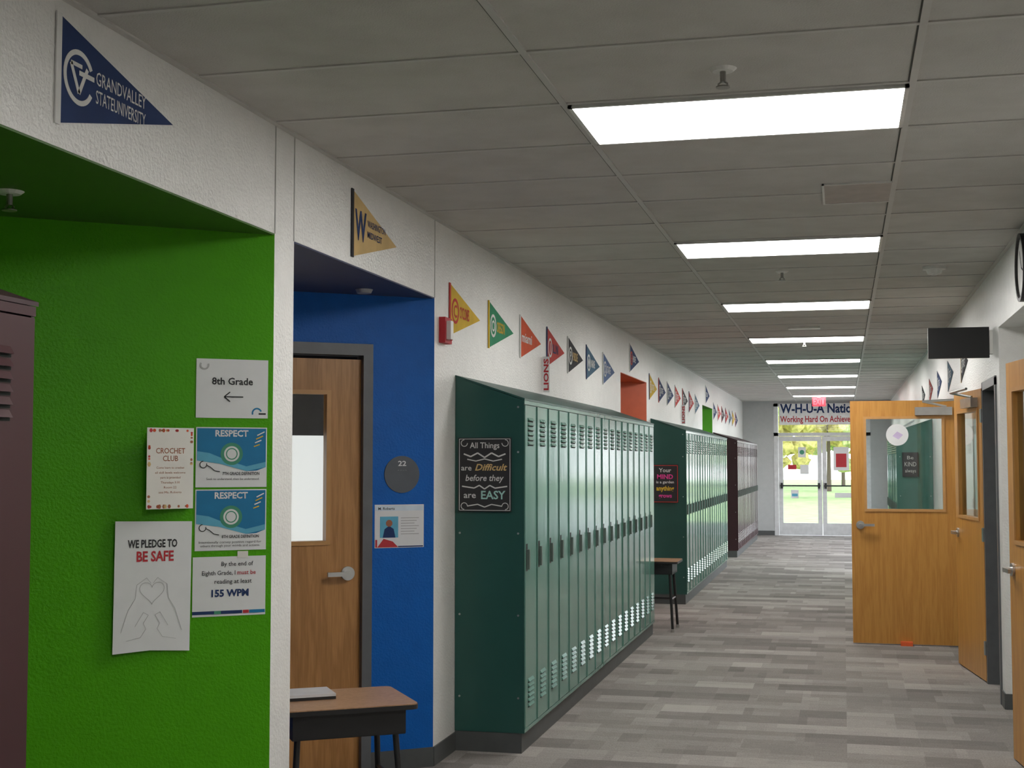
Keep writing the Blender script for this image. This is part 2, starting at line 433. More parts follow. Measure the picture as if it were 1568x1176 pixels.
# ------------------------------------------------------------------ doors
def lever(F, x, z, d, direction, g, k=1):
    mb = MB(); mb.cyl(F.p(x, z, d), F.p(x, z, d + .012), .036, 24); mb.cyl(F.p(x, z, d + .012), F.p(x, z, d + .055), .014, 16)
    F.addbox(mb, min(x, x + direction * .12), max(x, x + direction * .12), z - .011, z + .011, d + .042, d + .058)
    mb.done('lever_handle_%d' % k, STEEL, g, False)
def leaf(name, F, w, H, win, mat, handle, hinge_right=True, closer=None, pane=GLASSD):
    x0, x1, z0, z1 = win; D = -.045
    g = empty(name, F.p(w / 2, .01)); mb = MB()
    F.addbox(mb, 0, x0, .01, H, D, 0); F.addbox(mb, x1, w, .01, H, D, 0); F.addbox(mb, x0, x1, .01, z0, D, 0); F.addbox(mb, x0, x1, z1, H, D, 0)
    mb.done('slab', mat, g)
    mb = MB(); t = .022
    for dd in ((0, .008), (D - .008, D)):
        F.addbox(mb, x0 - t, x0, z0 - t, z1 + t, *dd); F.addbox(mb, x1, x1 + t, z0 - t, z1 + t, *dd)
        F.addbox(mb, x0, x1, z0 - t, z0, *dd); F.addbox(mb, x0, x1, z1, z1 + t, *dd)
    mb.done('glazing_bead', OAKTRIM, g)
    F.sheet1('pane', x0, x1, z0, z1, D / 2, pane, g)
    hx, hz, hdir = handle
    lever(F, hx, hz, 0, hdir, g)
    mb = MB(); xh = w + .004 if hinge_right else -.004
    for z in (.25, H / 2, H - .2): mb.cyl(F.p(xh, z - .05, .004), F.p(xh, z + .05, .004), .011, 10)
    mb.done('hinges', STEEL, g)
    if closer:
        a, b_ = closer; mb = MB()
        F.addbox(mb, a, b_, H - .13, H - .06, 0, .05)
        mb.cyl(F.p(b_ - .05, H - .055, .03), F.p(b_ - .25, H - .015, .14), .010, 8); mb.cyl(F.p(b_ - .25, H - .015, .14), F.p(w - .02, H + .0, .10), .010, 8)
        mb.done('closer', STEEL, g)
    return g
FA = Fr((.065, 12.34, 0), (1, 0, 0))
gA = leaf('door_1', FA, .915, 2.13, (.135, .775, 1.18, 1.97), OAKR, (.075, 1.04, 1), closer=(.55, .86))
FA.box('door_stop', .40, .50, .0, .035, .0, .06, plain('rubber_stop_orange', (.75, .12, .03), .6), gA)
hB = Vector((.985, 10.40, 0)); fB = Vector((.865, 11.305, 0))
FBd = Fr(fB, (hB - fB)); leaf('door_2', FBd, .912, 2.13, (.14, .78, 1.18, 1.97), OAKR, (.075, 1.04, 1), closer=(.45, .8))
fC = Vector((.868, 7.78, 0)); hC = Vector((.985, 6.875, 0))
FC = Fr(fC, (hC - fC)); leaf('door_3', FC, .912, 2.13, (.14, .78, 1.18, 1.97), OAKR, (.075, 1.02, 1))
FD = Fr(FB.p(-1.31, 0, -.03), (RX, RY, 0))
leaf('door_4', FD, .913, 2.13, (.17, .727, 1.19, 1.945), OAK, (.845, 1.02, -1), hinge_right=False, pane=GLASS)
mb = MB()
FB.addbox(mb, -.397, -.345, 0, 2.21, -.1, .012); FB.addbox(mb, -1.362, -1.311, 0, 2.21, -.1, .012); FB.addbox(mb, -1.311, -.397, 2.15, 2.21, -.1, .012)
mb.done('trim_door_frame_blue', FRAMEG)
g = empty('classroom_glow_panel', FB.p(-.85, 1.5, -.5))
FB.box('lower_glow', -1.5, -.2, .9, 1.74, -.52, -.50, emis('daylight_glow', (.92, .93, .92), .8), g)  # glowing panel added for the bright room behind the door glass
FB.box('upper_shade', -1.5, -.2, 1.74, 2.3, -.52, -.50, plain('dark_shade', (.03, .03, .035), .7), g)
FB.box('shade_pull', -.79, -.74, 1.66, 1.78, -.49, -.48, BLACK, g)
mb = MB(); FB.addbox(mb, -1.6, -.1, 0, .9, -.55, -.5); FB.addbox(mb, -1.6, -.1, 2.3, 2.4, -.55, -.1); FB.addbox(mb, -.2, -.12, 0, 2.4, -.55, -.1); FB.addbox(mb, -1.6, -1.5, 0, 2.4, -.55, -.1)
mb.done('classroom_leak_box', GREY)  # unseen box added around the glowing panel to stop outside light leaking in

# ------------------------------------------------------------------ entrance doors at end
FE = Fr((0, Y1, 0), (1, 0, 0))
g = empty('trim_entrance_frame', (-.44, Y1, 0)); mb = MB()
for a, b_ in ((EX0, EX0 + .09), (EX1 - .09, EX1)): FE.addbox(mb, a, b_, 0, 2.84, -.12, .01)
FE.addbox(mb, EX0, EX1, 2.14, 2.21, -.12, .01); FE.addbox(mb, EX0, EX1, 2.78, 2.84, -.12, .01)
mb.done('frame_members', ALU, g); FE.sheet1('transom_glass', EX0 + .09, EX1 - .09, 2.21, 2.78, -.06, GLASS, g)
for i, (a, b_) in enumerate(((EX0 + .095, -.445), (-.435, EX1 - .095))):
    g = empty('door_%d' % (5 + i), ((a + b_) / 2, Y1, 0)); mb = MB()
    F = FE; st = .09
    F.addbox(mb, a, a + st, .01, 2.13, -.07, -.02); F.addbox(mb, b_ - st, b_, .01, 2.13, -.07, -.02)
    F.addbox(mb, a + st, b_ - st, .01, .27, -.07, -.02); F.addbox(mb, a + st, b_ - st, 2.03, 2.13, -.07, -.02)
    mb.done('stiles_and_rails', ALU, g)
    mb = MB(); F.addbox(mb, a + .03, b_ - .03, 1.055, 1.085, .0, .035); F.addbox(mb, a + .04, a + .09, 1.01, 1.13, -.02, .03); F.addbox(mb, b_ - .09, b_ - .04, 1.01, 1.13, -.02, .03)
    mb.done('push_bar', BLACK, g)
    F.sheet1('pane', a + st, b_ - st, .27, 2.03, -.045, GLASS, g)
    c = (a + b_) / 2
    if i == 0:
        F.box('notice', c - .04, c + .12, 1.68, 1.90, -.03, -.028, PAPER, g); F.disc('notice_seal', c + .04, 1.79, .05, -.028, -.026, PRG, g)
        F.box('notice_2', c - .26, c - .08, 1.42, 1.52, -.03, -.028, PRR, g); F.box('notice_3', c - .0, c + .18, 1.32, 1.52, -.03, -.028, PAPER, g)
        F.box('notice_4', c - .2, c - .04, .80, .98, -.03, -.028, PAPER, g); F.box('notice_4_print', c - .18, c - .06, .84, .90, -.028, -.026, CYAN2, g)
    else:
        F.box('notice', c - .22, c + .10, 1.40, 1.90, -.03, -.028, PAPER, g); F.box('notice_red', c - .17, c + .05, 1.47, 1.76, -.028, -.026, PRR, g)
        F.box('notice_2', c - .2, c + .3, .82, .92, -.03, -.028, PAPER, g)
g = empty('hanging_banner', (-.44, Y1 - .03, 2.6))
FE.box('sheet', -1.33, .46, 2.38, 2.84, .03, .034, plain('banner_vinyl', (.82, .82, .82), .5), g)
FE.text('W-H-U-A National', -1.31, 2.64, .19, NAVY, g, d=.036, width=1.75, bold=.03)
FE.text('Working Hard On Achievement', -1.31, 2.44, .13, PRR, g, d=.036, width=1.75, bold=.02)

g = empty('exit_sign', (-.45, 27.6, 2.78)); FX = Fr((-.45, 27.6, 2.78), (1, 0, 0))
FX.box('housing', -.13, .13, -.09, .09, -.05, 0, plain('sign_red_face', (.5, .01, .02), .4), g)
FX.text('EXIT', 0, -.055, .12, EXITE, g, d=.003, width=.22, align='C', bold=.03)
mb = MB(); mb.box(-.48, -.42, 27.6, 27.65, 2.87, 2.90); mb.done('mount', PLASTW, g)
g = empty('exit_sign', (.79, 9.7, 2.41)); FX = Fr((.79, 9.70, 2.41), (1, 0, 0))
FX.box('housing', -.21, .19, -.105, .105, -.05, 0, BLACK, g)
mb = MB(); FX.addbox(mb, .19, .21, -.08, .08, -.07, .02); mb.done('wall_mount', PLASTW, g)
g = empty('wall_clock', (XR, 7.90, 2.67)); FK = Fr((XR, 7.90, 2.67), (0, -1, 0))
FK.ring('rim', 0, 0, .19, .02, 0, .04, BLACK, g); FK.disc('face', 0, 0, .172, 0, .025, PLASTW, g)
FK.line('hands', [(-.06, .1), (0, 0), (.09, -.03)], .01, .027, INK, g)

# ------------------------------------------------------------------ sprinklers, detector, vent
SPK = plain('sprinkler_chrome', (.30, .29, .27), .35, metal=.6)
def sprinkler(x, y, z):
    g = empty('ceiling_sprinkler', (x, y, z)); mb = MB()
    mb.cyl((x, y, z), (x, y, z - .010), .046, 24, .034); mb.done('escutcheon', PLASTW, g)
    mb = MB(); mb.cyl((x, y, z - .01), (x, y, z - .045), .010, 12)
    mb.cyl((x, y, z - .060), (x, y, z - .064), .024, 16)
    for s in (-1, 1): mb.cyl((x + s * .004, y, z - .043), (x + s * .017, y, z - .052), .003, 6); mb.cyl((x + s * .017, y, z - .052), (x + s * .003, y, z - .062), .003, 6)
    mb.done('head', SPK, g)
sprinkler(-.37, 4.46, CEIL); sprinkler(-.39, 9.40, CEIL); sprinkler(-2.60, 3.81, SOF - .006); sprinkler(-.39, 14.9, CEIL)
g = empty('smoke_detector', (.61, 9.41, CEIL)); mb = MB()
mb.cyl((.61, 9.41, CEIL), (.61, 9.41, CEIL - .02), .075, 28); mb.cyl((.61, 9.41, CEIL - .02), (.61, 9.41, CEIL - .05), .055, 28, .045); mb.cyl((.61, 9.41, CEIL - .05), (.61, 9.41, CEIL - .058), .02, 16)
mb.done('housing', PLASTW, g)
g = empty('smoke_detector', (-2.35, 6.45, SOF)); mb = MB(); mb.cyl((-2.35, 6.45, SOF - .006), (-2.35, 6.45, SOF - .025), .045, 24, .036); mb.done('housing', GREY, g)
g = empty('ceiling_access_panel', (.08, 6.7, CEIL)); mb = MB(); mb.box(-.07, .238, 6.46, 6.93, CEIL - .006, CEIL - .001); mb.done('panel', plain('panel_taupe', (.42, .38, .35), .6), g)
mb = MB(); mb.box(-.08, -.07, 6.45, 6.94, CEIL - .009, CEIL); mb.box(-.08, .24, 6.93, 6.94, CEIL - .009, CEIL); mb.box(-.08, .24, 6.45, 6.46, CEIL - .009, CEIL); mb.done('rim', PLASTW, g)
g = empty('ceiling_speaker', (-.36, 13.4, CEIL)); mb = MB(); mb.box(-.5, -.2, 13.3, 13.45, CEIL - .02, CEIL); mb.done('grille', PLASTW, g)

FL = Fr((XL, 0, 0), (0, 1, 0))
g = empty('fire_alarm_strobe', (XL, 7.05, 2.31))
FL.box('back_box', 6.985, 7.115, 2.24, 2.38, 0, .035, PRR, g); FL.box('lens', 7.01, 7.06, 2.26, 2.36, .035, .06, PLASTW, g); FL.box('horn', 7.075, 7.105, 2.26, 2.36, .035, .042, REDF, g)

# ------------------------------------------------------------------ pennants
def pennant(F, y, zc, main, strip, txt, tmat, L=.64, H=.29, logo=None, txt2=None, drop=.0):
    g = empty('pennant_flag', F.p(y, zc))
    F.poly('felt', [(y, zc - H / 2), (y + L, zc - drop), (y, zc + H / 2)], .002, .005, main, g)
    F.box('header_strip', y - .012, y + .014, zc - H / 2 - .003, zc + H / 2 + .003, .002, .0065, strip, g)
    if txt2:
        F.ring('emblem_ring', y + .105, zc, .080, .015, .005, .0062, logo, g, a0=30, a1=330)
        F.line('emblem_bar', [(y + .105, zc + .015), (y + .185, zc + .015)], .014, .0055, logo, g)
        F.line('emblem_v', [(y + .062, zc + .035), (y + .105, zc - .045), (y + .148, zc + .035)], .014, .0056, logo, g)
        F.line('emblem_v_inner', [(y + .062, zc + .035), (y + .12, zc + .035)], .012, .0056, logo, g)
    elif logo: F.ring('emblem_ring', y + .105, zc, .072, .017, .005, .0062, logo, g); F.text(txt[0], y + .105, zc - .035, .07, logo, g, d=.0064, align='C', bold=.02)
    x0 = y + (.195 if logo else .04)
    if txt2:
        F.text(txt, x0, zc + .005 , .040, tmat, g, d=.0062, width=.29, bold=.004); F.text(txt2, x0, zc - .05, .040, tmat, g, d=.0062, width=.29, bold=.004)
    else:
        F.text(txt, x0, zc - .03, .065, tmat, g, d=.0062, width=.20 if logo else .30, bold=.02)
    return g
pennant(FL, 3.305, 2.695, NAVY, WF, 'GRANDVALLEY', WF, L=.665, H=.31, logo=WF, txt2='STATEUNIVERSITY')
g = empty('pennant_flag', FL.p(5.64, 2.66))
FL.poly('felt', [(5.64, 2.512), (6.25, 2.645), (5.64, 2.812)], .002, .005, GOLD, g)
FL.box('header_strip', 5.625, 5.652, 2.508, 2.816, .002, .0065, BLKF, g)
FL.text('W', 5.665, 2.60, .13, NAVY, g, d=.0064, width=.15, bold=.03)
FL.text('WASHINGTON', 5.83, 2.675, .03, NAVY, g, d=.0064, width=.25, bold=.01); FL.text('MIDWEST', 5.83, 2.625, .03, NAVY, g, d=.0064, width=.20, bold=.01)
specs = [(7.18, YEL, REDF, 'S', 'CYCLONES', REDF), (8.03, GRF, YEL, 'O', 'OREGON', YEL), (8.87, ORF, WF, None, 'miami', WF),
         (9.72, REDF, NAVY, 'I', 'ILLINI', NAVY), (10.50, BLKF, WF, 'P', 'PURDUE', GOLD), (11.30, SLATE, NAVY, 'M', 'MARINE', WF), (12.12, plain('felt_periwinkle', (.10, .16, .32), .8), WF, 'K', 'STATE', WF)]
for y, m1, s1, lg, tx, tm in specs:
    pennant(FL, y, 2.443, m1, s1, tx, tm, logo=(WF if m1 is not YEL else REDF) if lg else None)
pennant(FL, 13.72, 2.66, NAVY, WF, 'HOPE', WF, logo=ORF)
cols = [(YEL, NAVY), (NAVY, REDF), (NAVY, WF), (REDF, WF), (BLKF, REDF), (REDF, NAVY), (SLATE, WF)]
for i, y in enumerate((15.15, 15.95, 16.75, 17.55, 18.4, 19.2, 20.0)):
    pennant(FL, y, 2.44, cols[i][0], cols[i][1], 'STATE', WF, logo=WF)
pennant(FL, 21.6, 2.66, NAVY, WF, 'TECH', WF)
for i, y in enumerate((22.9, 23.7, 24.5, 25.3, 26.1, 26.9, 27.7)):
    pennant(FL, y, 2.44, cols[(i + 2) % 7][0], cols[(i + 2) % 7][1], 'STATE', WF)
FR_ = Fr((XR, 0, 0), (0, -1, 0))
for i, y in enumerate((11.9, 13.4, 14.9, 16.3, 17.8)):
    pennant(FR_, -y - .3, 2.42, (BLKF, SLATE, NAVY, REDF, BLKF)[i], (GOLD, WF, WF, WF, WF)[i], 'STATE', WF, logo=WF)
for y, z0, z1 in ((9.60, 2.10, 2.36), (18.32, 2.10, 2.36)):
    g = empty('vertical_name_sign', (XL, y, z0)); F = Fr((XL, y, 0), (1, 0, 0))
    F.box('card', .002, .048, z0, z1, -.004, 0, PAPER, g)
    F.text('LIONS', .040, z0 + .015, .034, PRR, g, d=.002, width=.23, rot=math.pi / 2, bold=.03)

# ------------------------------------------------------------------ wall papers in lime recess
def sheet(F, name, x0, x1, z0, z1, mat=PAPER, d=.002):
    g = empty(name, F.p((x0 + x1) / 2, z0, d)); F.box('sheet', x0, x1, z0, z1, d - .001, d, mat, g); return g
cx = -.156
g = sheet(FG, 'grade_direction_sign', -.292, -.020, 1.762, 1.984)
FG.text('8th Grade', cx, 1.888, .026, INK, g, width=.155, align='C', bold=.02)
FG.line('arrow', [(-.115, 1.842), (-.185, 1.842)], .004, .003, INK, g); FG.line('arrow_head', [(-.165, 1.86), (-.187, 1.842), (-.165, 1.824)], .004, .003, INK, g)
FG.ring('corner_swirl', -.262, 1.960, .018, .006, .002, .003, GRYP, g, a0=150, a1=380); FG.ring('corner_mark', -.062, 1.782, .02, .006, .002, .003, CYAN, g, a0=20, a1=200); FG.box('corner_label', -.055, -.028, 1.776, 1.782, .002, .003, INK, g)
for (z0, z1, t1, t2, t3) in ((1.502, 1.727, '7TH GRADE DEFINITION', 'Seek to understand, then be understood.', None), (1.266, 1.494, '8TH GRADE DEFINITION', 'Intentionally convey positive regard for', 'others through your words and actions.')):
    g = sheet(FG, 'respect_poster', -.290, -.022, z0, z1)
    FG.poly('blue_field', [(-.286, z0 + .10), (-.286, z1 - .004), (-.026, z1 - .004), (-.026, z0 + .075), (-.06, z0 + .062), (-.10, z0 + .060), (-.15, z0 + .075), (-.2, z0 + .088), (-.25, z0 + .098)], .002, .0026, CYAN, g)
    FG.poly('pale_wave', [(-.286, z0 + .10), (-.286, z0 + .135), (-.24, z0 + .128), (-.17, z0 + .10), (-.10, z0 + .078), (-.026, z0 + .095), (-.026, z0 + .075), (-.10, z0 + .060), (-.2, z0 + .088)], .0026, .0029, CYAN2, g)
    FG.text('RESPECT', cx, z1 - .034, .023, PAPER, g, d=.0034, width=.125, align='C', bold=.03)
    FG.disc('badge', cx, z0 + .125, .042, .0029, .0034, PRG, g); FG.disc('badge_centre', cx, z0 + .125, .029, .0034, .0038, PAPER, g); FG.ring('badge_ring', cx, z0 + .125, .022, .004, .0038, .0041, PRG, g)
    for a in range(4): FG.line('spark_%d' % a, [(-.06 - .004 * a, z1 - .03 - .014 * a), (-.032 - .006 * a, z1 - .016 - .016 * a)], .004, .0034, YEL if a % 2 else PAPER, g)
    FG.text(t1, -.17 - .02, z0 + .046, .011, INK, g, d=.0034, width=.14, bold=.02)
    FG.text(t2, -.275 if t3 else -.25, z0 + .027, .0085, INK, g, width=.235 if t3 else .20)
    if t3: FG.text(t3, -.27, z0 + .014, .0085, INK, g, width=.225)
    FG.ring('squiggle', -.262, z0 + .085, .014, .003, .003, .0036, INK, g, a0=90, a1=380); FG.line('squiggle_tail', [(-.25, z0 + .083), (-.235, z0 + .075), (-.22, z0 + .062), (-.2, z0 + .058)], .003, .003, INK, g)
g = sheet(FG, 'reading_goal_sign', -.296, -.022, 1.022, 1.243)
FG.text('By the end of', -.13, 1.208, .016, INK, g, width=.12, align='C', bold=.008)
FG.text('Eighth Grade, I', -.262, 1.175, .016, INK, g, width=.125, bold=.008); FG.text('must be', -.130, 1.175, .016, PRR, g, width=.07, bold=.01)
FG.text('reading at least', -.145, 1.143, .016, INK, g, width=.14, align='C', bold=.008)
FG.text('155 WPM', cx, 1.095, .025, NAVY, g, width=.14, align='C', bold=.04)
FG.box('stripe_navy', -.296, -.11, 1.030, 1.042, .002, .003, NAVY, g); FG.box('stripe_red', -.107, -.085, 1.030, 1.042, .002, .003, PRR, g); FG.box('stripe_green', -.215, -.190, 1.030, 1.042, .003, .0035, PRG, g); FG.box('stripe_navy_2', -.083, -.024, 1.030, 1.042, .002, .003, CYAN, g)
FG.box('tape', -.13, -.09, 1.237, 1.262, .003, .0035, PAPERW, g)
t = math.radians(16); FT = Fr(FG.p(-.300, 0, .012), FG.r * math.cos(t) - FG.n * math.sin(t))
g = empty('crochet_club_flyer', FT.p(-.09, 1.57)); FT.box('sheet', -.185, 0, 1.425, 1.722, -.001, 0, PAPERW, g)
for k in range(44):
    a = random.choice((0, 1, 2, 3)); u = random.random()
    x, z = ((-.178 + .17 * u, 1.434), (-.178 + .17 * u, 1.712), (-.176, 1.43 + .28 * u), (-.009, 1.43 + .28 * u))[a]
    FT.disc('leaf_print_%d' % k, x, z, random.uniform(.004, .007), .0002, .0006, random.choice((BROWN, PRR, ORF, GOLD, BROWN)), g, seg=6, sz=random.uniform(.6, 1.4))
FT.text('CROCHET', -.0925, 1.628, .020, BROWN, g, d=.0008, width=.115, align='C', bold=.008); FT.text('CLUB', -.0925, 1.600, .020, BROWN, g, d=.0008, width=.06, align='C', bold=.008)
for k, tx in enumerate(('Come learn to crochet', 'all skill levels welcome', 'yarn is provided', 'Thursdays 3:30', 'Room 22', 'see Ms. Roberts')): FT.text(tx, -.0925, 1.572 - k * .018, .008, BROWN, g, d=.0008, width=(.11, .12, .08, .075, .05, .09)[k], align='C')
t2 = math.radians(4); FP = Fr(FG.p(-.300, 0, .004), FG.r * math.cos(t2) - FG.n * math.sin(t2))
g = empty('pledge_poster', FP.p(-.14, 1.15)); FP.poly('sheet', [(-.283, .905), (-.15, .912), (-.005, .902), (-.001, 1.377), (-.28, 1.382)], -.001, 0, PAPER, g)
FP.text('WE PLEDGE TO', -.145, 1.285, .028, INK, g, d=.001, width=.18, align='C', bold=.03); FP.text('BE SAFE', -.135, 1.235, .036, PRR, g, d=.001, width=.135, align='C', bold=.03)
hp = []
for k in range(33):
    a = math.pi * 2 * k / 32; hp.append((-.145 + .0028 * 16 * math.sin(a) ** 3, 1.125 + .0028 * (13 * math.cos(a) - 5 * math.cos(2 * a) - 2 * math.cos(3 * a) - math.cos(4 * a))))
FP.line('heart_drawing', hp, .0018, .001, GRYP, g)
for sx_ in (-1, 1):
    m_ = -.145
    FP.line('drawn_hand_%d' % (sx_ + 2), [(m_ + sx_ * .11, .98), (m_ + sx_ * .085, 1.06), (m_ + sx_ * .06, 1.10), (m_ + sx_ * .055, 1.15), (m_ + sx_ * .02, 1.175), (m_ + sx_ * .004, 1.155)], .0014, .001, GRYP, g)
    FP.line('drawn_fingers_%d' % (sx_ + 2), [(m_ + sx_ * .06, 1.0), (m_ + sx_ * .03, 1.05), (m_ + sx_ * .012, 1.04), (m_ + sx_ * .03, 1.01), (m_ + sx_ * .02, .99), (m_ + sx_ * .04, .96), (m_ + sx_ * .09, .95)], .0014, .001, GRYP, g)
g = empty('room_number_sign', FB.p(-.181, 1.53)); FB.disc('plate', -.181, 1.53, .097, 0, .006, plain('sign_grey', (.08, .09, .105), .5), g)
FB.text('22', -.181, 1.575, .026, PAPER, g, d=.008, width=.045, align='C', bold=.02); FB.text('.: .: .. :.', -.181, 1.55, .008, GRYP, g, d=.008, width=.05, align='C')
g = sheet(FB, 'teacher_name_sheet', -.329, -.057, 1.147, 1.372, PAPER)
FB.box('header', -.325, -.061, 1.34, 1.368, .002, .0028, plain('print_pale', (.6, .68, .75), .7), g); FB.text('M. Roberts', -.31, 1.345, .014, INK, g, d=.004, width=.09, bold=.01)
FB.box('photo_print', -.30, -.20, 1.20, 1.31, .002, .003, CYAN2, g); FB.disc('portrait_head', -.25, 1.275, .018, .003, .0036, BROWN, g); FB.poly('portrait_body', [(-.285, 1.20), (-.215, 1.20), (-.225, 1.245), (-.25, 1.262), (-.275, 1.245)], .003, .0036, NAVY, g)
for k in range(7): FB.box('text_line_%d' % k, -.185, -.085 - .012 * (k % 3), 1.30 - k * .014, 1.304 - k * .014, .002, .0028, GRYP, g)
FB.box('red_tab', -.325, -.315, 1.15, 1.19, .002, .003, PRR, g); FB.poly('flower_print', [(-.315, 1.15), (-.2, 1.15), (-.23, 1.18), (-.28, 1.195)], .003, .0034, PRR, g); FB.box('footer', -.2, -.061, 1.15, 1.156, .002, .003, NAVY, g)

# signs on locker end panels
F1 = Fr((0, 7.29, 0), (1, 0, 0)); g = empty('quote_poster', (-1.94, 7.286, 1.52))
F1.box('board', -2.09, -1.785, 1.32, 1.73, .002, .008, CHALKB, g)
F1.ring('corner_flourish', -2.055, 1.70, .02, .004, .008, .009, CHALK, g, a0=90, a1=360); F1.ring('corner_flourish_2', -1.82, 1.70, .02, .004, .008, .009, CHALK, g, a0=-180, a1=90)
F1.ring('corner_flourish_3', -2.055, 1.35, .02, .004, .008, .009, CHALK, g, a0=0, a1=270); F1.ring('corner_flourish_4', -1.82, 1.35, .02, .004, .008, .009, CHALK, g, a0=-90, a1=180)
c = -1.9375
F1.text('All Things', c, 1.672, .032, CHALK, g, d=.0095, width=.17, align='C', bold=.01)
F1.line('laurel', [(c - .12, 1.64), (c - .08, 1.625), (c - .04, 1.645), (c, 1.62), (c + .04, 1.645), (c + .08, 1.625), (c + .12, 1.64)], .008, .009, CHALK, g)
F1.line('laurel_2', [(c - .10, 1.61), (c - .05, 1.60), (c, 1.612), (c + .05, 1.60), (c + .10, 1.61)], .006, .009, CHALK, g)
F1.text('are', c - .135, 1.548, .03, CHALK, g, d=.0095, width=.06, bold=.01); F1.text('Difficult', c - .055, 1.548, .036, GOLD, g, d=.0095, width=.185, bold=.02, slant=.3)
F1.text('before they', c, 1.490, .034, CHALK, g, d=.0095, width=.22, align='C', bold=.012, slant=.2)
F1.line('scroll', [(c - .13, 1.46), (c - .06, 1.45), (c - .03, 1.465), (c, 1.445), (c + .03, 1.465), (c + .06, 1.45), (c + .13, 1.46)], .007, .009, CHALK, g)
F1.text('are', c - .12, 1.395, .034, CHALK, g, d=.0095, width=.07, bold=.01); F1.text('EASY', c - .02, 1.39, .045, plain('chalk_teal', (.35, .6, .55), .8), g, d=.0095, width=.14, bold=.02)
F1.line('border', [(-2.083, 1.327), (-1.792, 1.327), (-1.792, 1.723), (-2.083, 1.723), (-2.083, 1.327)], .003, .009, CHALK, g)
F1.line('lower_scroll', [(c - .1, 1.35), (c - .04, 1.36), (c, 1.345), (c + .04, 1.36), (c + .1, 1.35)], .006, .009, CHALK, g)
yy, xa, xb = 15.24, -2.10, -1.80
F2 = Fr((0, yy, 0), (1, 0, 0)); m = (xa + xb) / 2; g = empty('motivational_poster', (m, yy - .006, 1.35))
F2.box('board', xa, xb, 1.13, 1.56, .002, .008, CHALKB, g)
F2.text('Your', m, 1.475, .045, CHALK, g, d=.0095, width=.14, align='C', bold=.02); F2.text('MIND', m, 1.40, .05, PINK, g, d=.0095, width=.18, align='C', bold=.03)
F2.text('is a garden', m, 1.35, .03, CHALK, g, d=.0095, width=.2, align='C', bold=.02); F2.text('anything', m, 1.27, .05, YEL, g, d=.0095, width=.2, align='C', bold=.03); F2.text('grows', m, 1.19, .045, PINK, g, d=.0095, width=.15, align='C', bold=.03)
F2.line('border', [(xa + .01, 1.14), (xb - .01, 1.14), (xb - .01, 1.55), (xa + .01, 1.55), (xa + .01, 1.14)], .006, .009, REDF, g)
F3 = Fr((0, 16.19, 0), (1, 0, 0)); g = empty('reflection_standin_poster', (.75, 16.18, 1.5))  # added poster, part of the stand-in for the door-glass reflection
F3.box('board', .66, .84, 1.42, 1.70, .002, .008, CHALKB, g); F3.text('Be', .75, 1.62, .04, CHALK, g, d=.0095, width=.07, align='C'); F3.text('KIND', .75, 1.54, .05, CHALK, g, d=.0095, width=.13, align='C'); F3.text('always', .75, 1.47, .04, CHALK, g, d=.0095, width=.12, align='C')
g = empty('round_window_sticker', FA.p(.38, 1.83, -.01)); FA.disc('sticker', .40, 1.83, .095, -.018, -.016, PAPER, g); FA.poly('sticker_print', [(.36, 1.82), (.40, 1.86), (.45, 1.83), (.41, 1.79)], -.016, -.015, plain('print_lilac', (.55, .45, .65), .7), g)

# ------------------------------------------------------------------ student desks
def desk(ox, oy, ang, w, dp, H, tidy=True):
    r = Vector((math.cos(ang), math.sin(ang), 0)); F = Fr((ox, oy, 0), r)
    g = empty('student_desk', F.p(w / 2, 0, -dp / 2))
    c = .035; v = []
    def rr(cx_, cz, a0): return [(cx_ + c * math.cos(math.radians(a0 + k * 18)), cz + c * math.sin(math.radians(a0 + k * 18))) for k in range(6)]
    pts = rr(w - c, -c, 0) + rr(c, -c, 90) + rr(c, -dp + c, 180) + rr(w - c, -dp + c, 270)
    n = len(pts)
    vs = [F.p(x, H - .02, d) for x, d in pts] + [F.p(x, H, d) for x, d in pts]
    fs = [tuple(range(n)), tuple(reversed(range(n, 2 * n)))] + [(k, n + k, n + (k + 1) % n, (k + 1) % n) for k in range(n)]
    mkobj('top', vs, fs, DESKW, g)
    vs = [F.p(x, H - .023, d) for x, d in [(w / 2 + (x - w / 2) * 1.008, -dp / 2 + (d + dp / 2) * 1.01) for x, d in pts]] + [F.p(x, H - .004, d) for x, d in [(w / 2 + (x - w / 2) * 1.008, -dp / 2 + (d + dp / 2) * 1.01) for x, d in pts]]
    mkobj('edge_band', vs, [(k, n + k, n + (k + 1) % n, (k + 1) % n) for k in range(n)], BLACK, g)
    mb = MB()
    F.addbox(mb, .05, w - .05, H - .125, H - .115, -dp + .04, -.03); F.addbox(mb, .05, .06, H - .12, H - .02, -dp + .04, -.03); F.addbox(mb, w - .06, w - .05, H - .12, H - .02, -dp + .04, -.03); F.addbox(mb, .05, w - .05, H - .12, H - .02, -dp + .04, -dp + .05)
    F.addbox(mb, .05, w - .05, H - .12, H - .02, -.035, -.025)
    mb.done('book_box', BLACK, g)
    mb = MB()
    for x in (.08, w - .08):
        s = -1 if x < w / 2 else 1
        mb.cyl(F.p(x, H - .12, -.08), F.p(x + s * .03, .012, -.03), .013, 12); mb.cyl(F.p(x, H - .12, -dp + .08), F.p(x + s * .03, .012, -dp + .03), .013, 12)
        mb.cyl(F.p(x + s * .012, H * .45, -.06), F.p(x + s * .012, H * .45, -dp + .06), .009, 10)
    mb.cyl(F.p(.07, H * .45, -dp / 2), F.p(w - .07, H * .45, -dp / 2), .009, 10)
    mb.done('legs', BLACK, g)
    mb = MB()
    for x in (.05, w - .05):
        for d in (-.03, -dp + .03): mb.cyl(F.p(x, 0, d), F.p(x, .03, d), .018, 12)
    mb.done('glides', STEEL, g)
    return F
a = math.radians(34); W = .57
